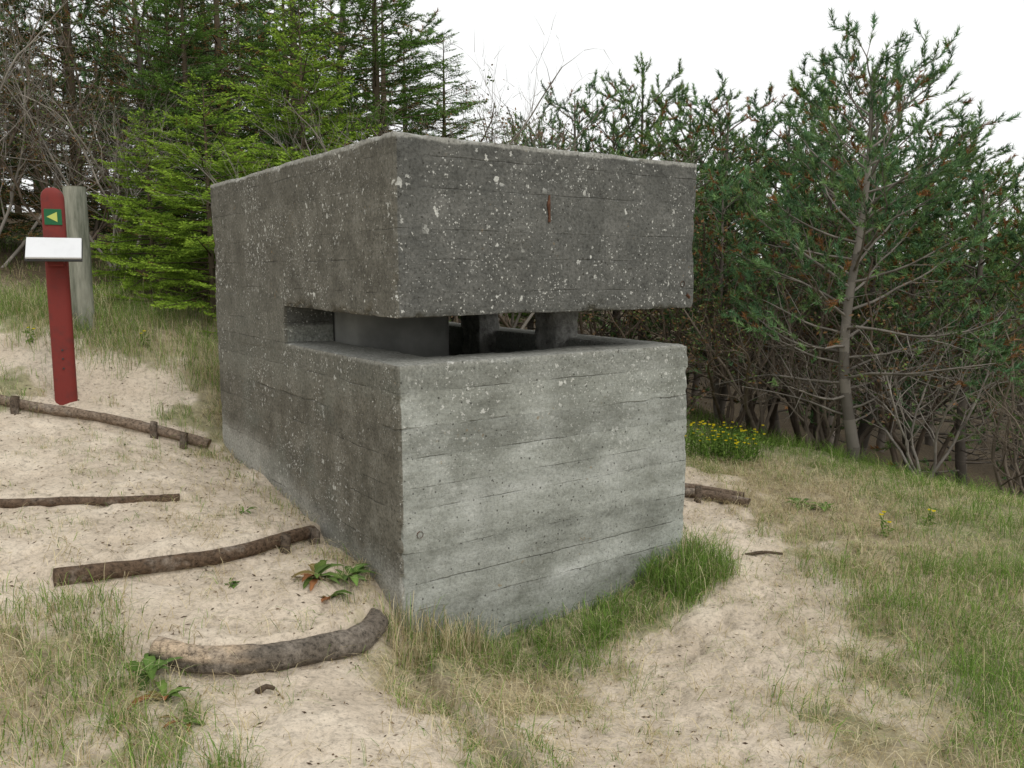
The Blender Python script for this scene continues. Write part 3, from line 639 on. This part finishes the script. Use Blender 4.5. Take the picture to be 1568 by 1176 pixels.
# ---------------------------------------------------------------- marker post
def paint(name,col,rough=.5,dirt=.35):
    m,nt,b=newmat(name);tc=N(nt,'ShaderNodeTexCoord');nz=noise(nt,tc.outputs['Object'],12,8,.7)
    L(nt,mixc(nt,mrange(nt,nz,.45,.75,0,dirt),col,tuple(v*.45+.02 for v in col)),b.inputs['Base Color']);b.inputs['Roughness'].default_value=rough;bump(nt,nz,b,.15,.004);return m
M_red=paint('red_paint',(.20,.034,.028),.6,.7);M_white=paint('white_board',(.70,.71,.72),.4,.12);M_gr=paint('green_panel',(.02,.12,.05),.4,.1);M_yel=paint('yellow_arrow',(.50,.55,.14),.4,.1);M_dk=paint('dark_metal',(.05,.05,.05))
def box(name,c,s,mat,parent,rx=0,bev=.004):
    bpy.ops.mesh.primitive_cube_add(size=1);o=bpy.context.object;o.name=name;o.scale=s;bpy.ops.object.transform_apply(location=False,rotation=False,scale=True)
    o.parent=parent;o.location=c;o.rotation_euler=(rx,0,0);bm=o.modifiers.new('b','BEVEL');bm.width=bev;bm.segments=2;o.data.materials.append(mat);return o
zb=float(H(np.array([-3.75]),np.array([6.78]))[0])
sp=empty('trail_marker_post',(-3.70,6.78,zb));sp.rotation_euler=(0,math.radians(.2),math.radians(24))
V=[];k=24;hs=[-.3,0,.6,1.2,1.62]+[1.62+.085*math.sin(t) for t in np.linspace(.2,math.pi/2,7)]
rs=[1]*5+[math.cos(t)**.9 if t<1.56 else .02 for t in np.linspace(.2,math.pi/2,7)]
for z_v,r_ in zip(hs,rs):
    for q in range(k):
        a=q*2*math.pi/k;c_,s_=math.cos(a),math.sin(a);e=5
        rr=(abs(c_)**e+abs(s_)**e)**(-1/e);V.append((.083*rr*c_*r_,.06*rr*s_*(.5+.5*r_ if r_>.1 else r_),z_v))
F=[(i*k+q,i*k+(q+1)%k,(i+1)*k+(q+1)%k,(i+1)*k+q) for i in range(len(hs)-1) for q in range(k)]
mk('post',V,F,M_red,smooth=True,parent=sp)
box('panel',(0,-.064,1.47),(.125,.008,.125),M_gr,sp,0,.002)
mk('arrow',[(-.045,-.071,1.47),(.03,-.071,1.43),(.03,-.071,1.51)],[(0,1,2)],M_yel,parent=sp)
box('info_board',(0,-.17,1.22),(.39,.24,.022),M_white,sp,math.radians(42),.006)
box('board_frame',(0,-.158,1.202),(.40,.25,.014),M_dk,sp,math.radians(42),.003)
box('board_bracket',(0,-.09,1.14),(.12,.10,.12),M_red,sp,0,.006)
for i,zz_ in enumerate((.25,.33,.4)): box('bolt_%d'%i,(0,-.062,zz_),(.014,.012,.014),M_dk,sp,0,.002)
m,nt,b=newmat('grey_wood');tc=N(nt,'ShaderNodeTexCoord');nz=noise(nt,tc.outputs['Object'],14,8,.7,(1,1,.12));L(nt,ramp(nt,nz,[(.35,(.10,.11,.08)),(.5,(.22,.225,.18)),(.65,(.33,.33,.27))]),b.inputs['Base Color']);bump(nt,nz,b,.9,.015)
zg=float(H(np.array([-4.1]),np.array([7.7]))[0])
ob=log('wooden_post',[(0,0,-.3),(0,0,.4),(.005,0,.8),(.0,0,2.56-zg)],.10,.095,(.2,.2,.16),mat=m,seed=3,rough=.25);ob.location=(-3.99,7.7,zg)
# ---------------------------------------------------------------- world, light, camera
w=bpy.data.worlds.new('World');sc.world=w;w.use_nodes=True;nt=w.node_tree;bg=nt.nodes['Background']
sk=nt.nodes.new('ShaderNodeTexSky');sk.sky_type='NISHITA';sk.sun_disc=False;sk.sun_elevation=math.radians(50);sk.sun_rotation=math.radians(140)
mx=nt.nodes.new('ShaderNodeMix');mx.data_type='RGBA';mx.inputs[0].default_value=.9;nt.links.new(sk.outputs[0],mx.inputs[6]);mx.inputs[7].default_value=(11.4,11.4,11.2,1)
nt.links.new(mx.outputs[2],bg.inputs[0]);bg.inputs[1].default_value=.1
sl=bpy.data.lights.new('sun','SUN');sl.energy=1.25;sl.angle=math.radians(25);sl.color=(1,.97,.93);so=bpy.data.objects.new('sun',sl);sc.collection.objects.link(so)
so.rotation_euler=Vector((-.5*.9,.6*.9,-.95)).to_track_quat('-Z','Y').to_euler()
cam=bpy.data.cameras.new('camera');co=bpy.data.objects.new('camera',cam);sc.collection.objects.link(co);sc.camera=co
co.location=(0,0,1.8);co.rotation_euler=(math.radians(90-7.8),0,0);cam.sensor_width=36;cam.lens=29.04;cam.clip_end=3000;cam.clip_start=.05
sc.view_settings.view_transform='Standard';sc.view_settings.look='None';sc.view_settings.exposure=0
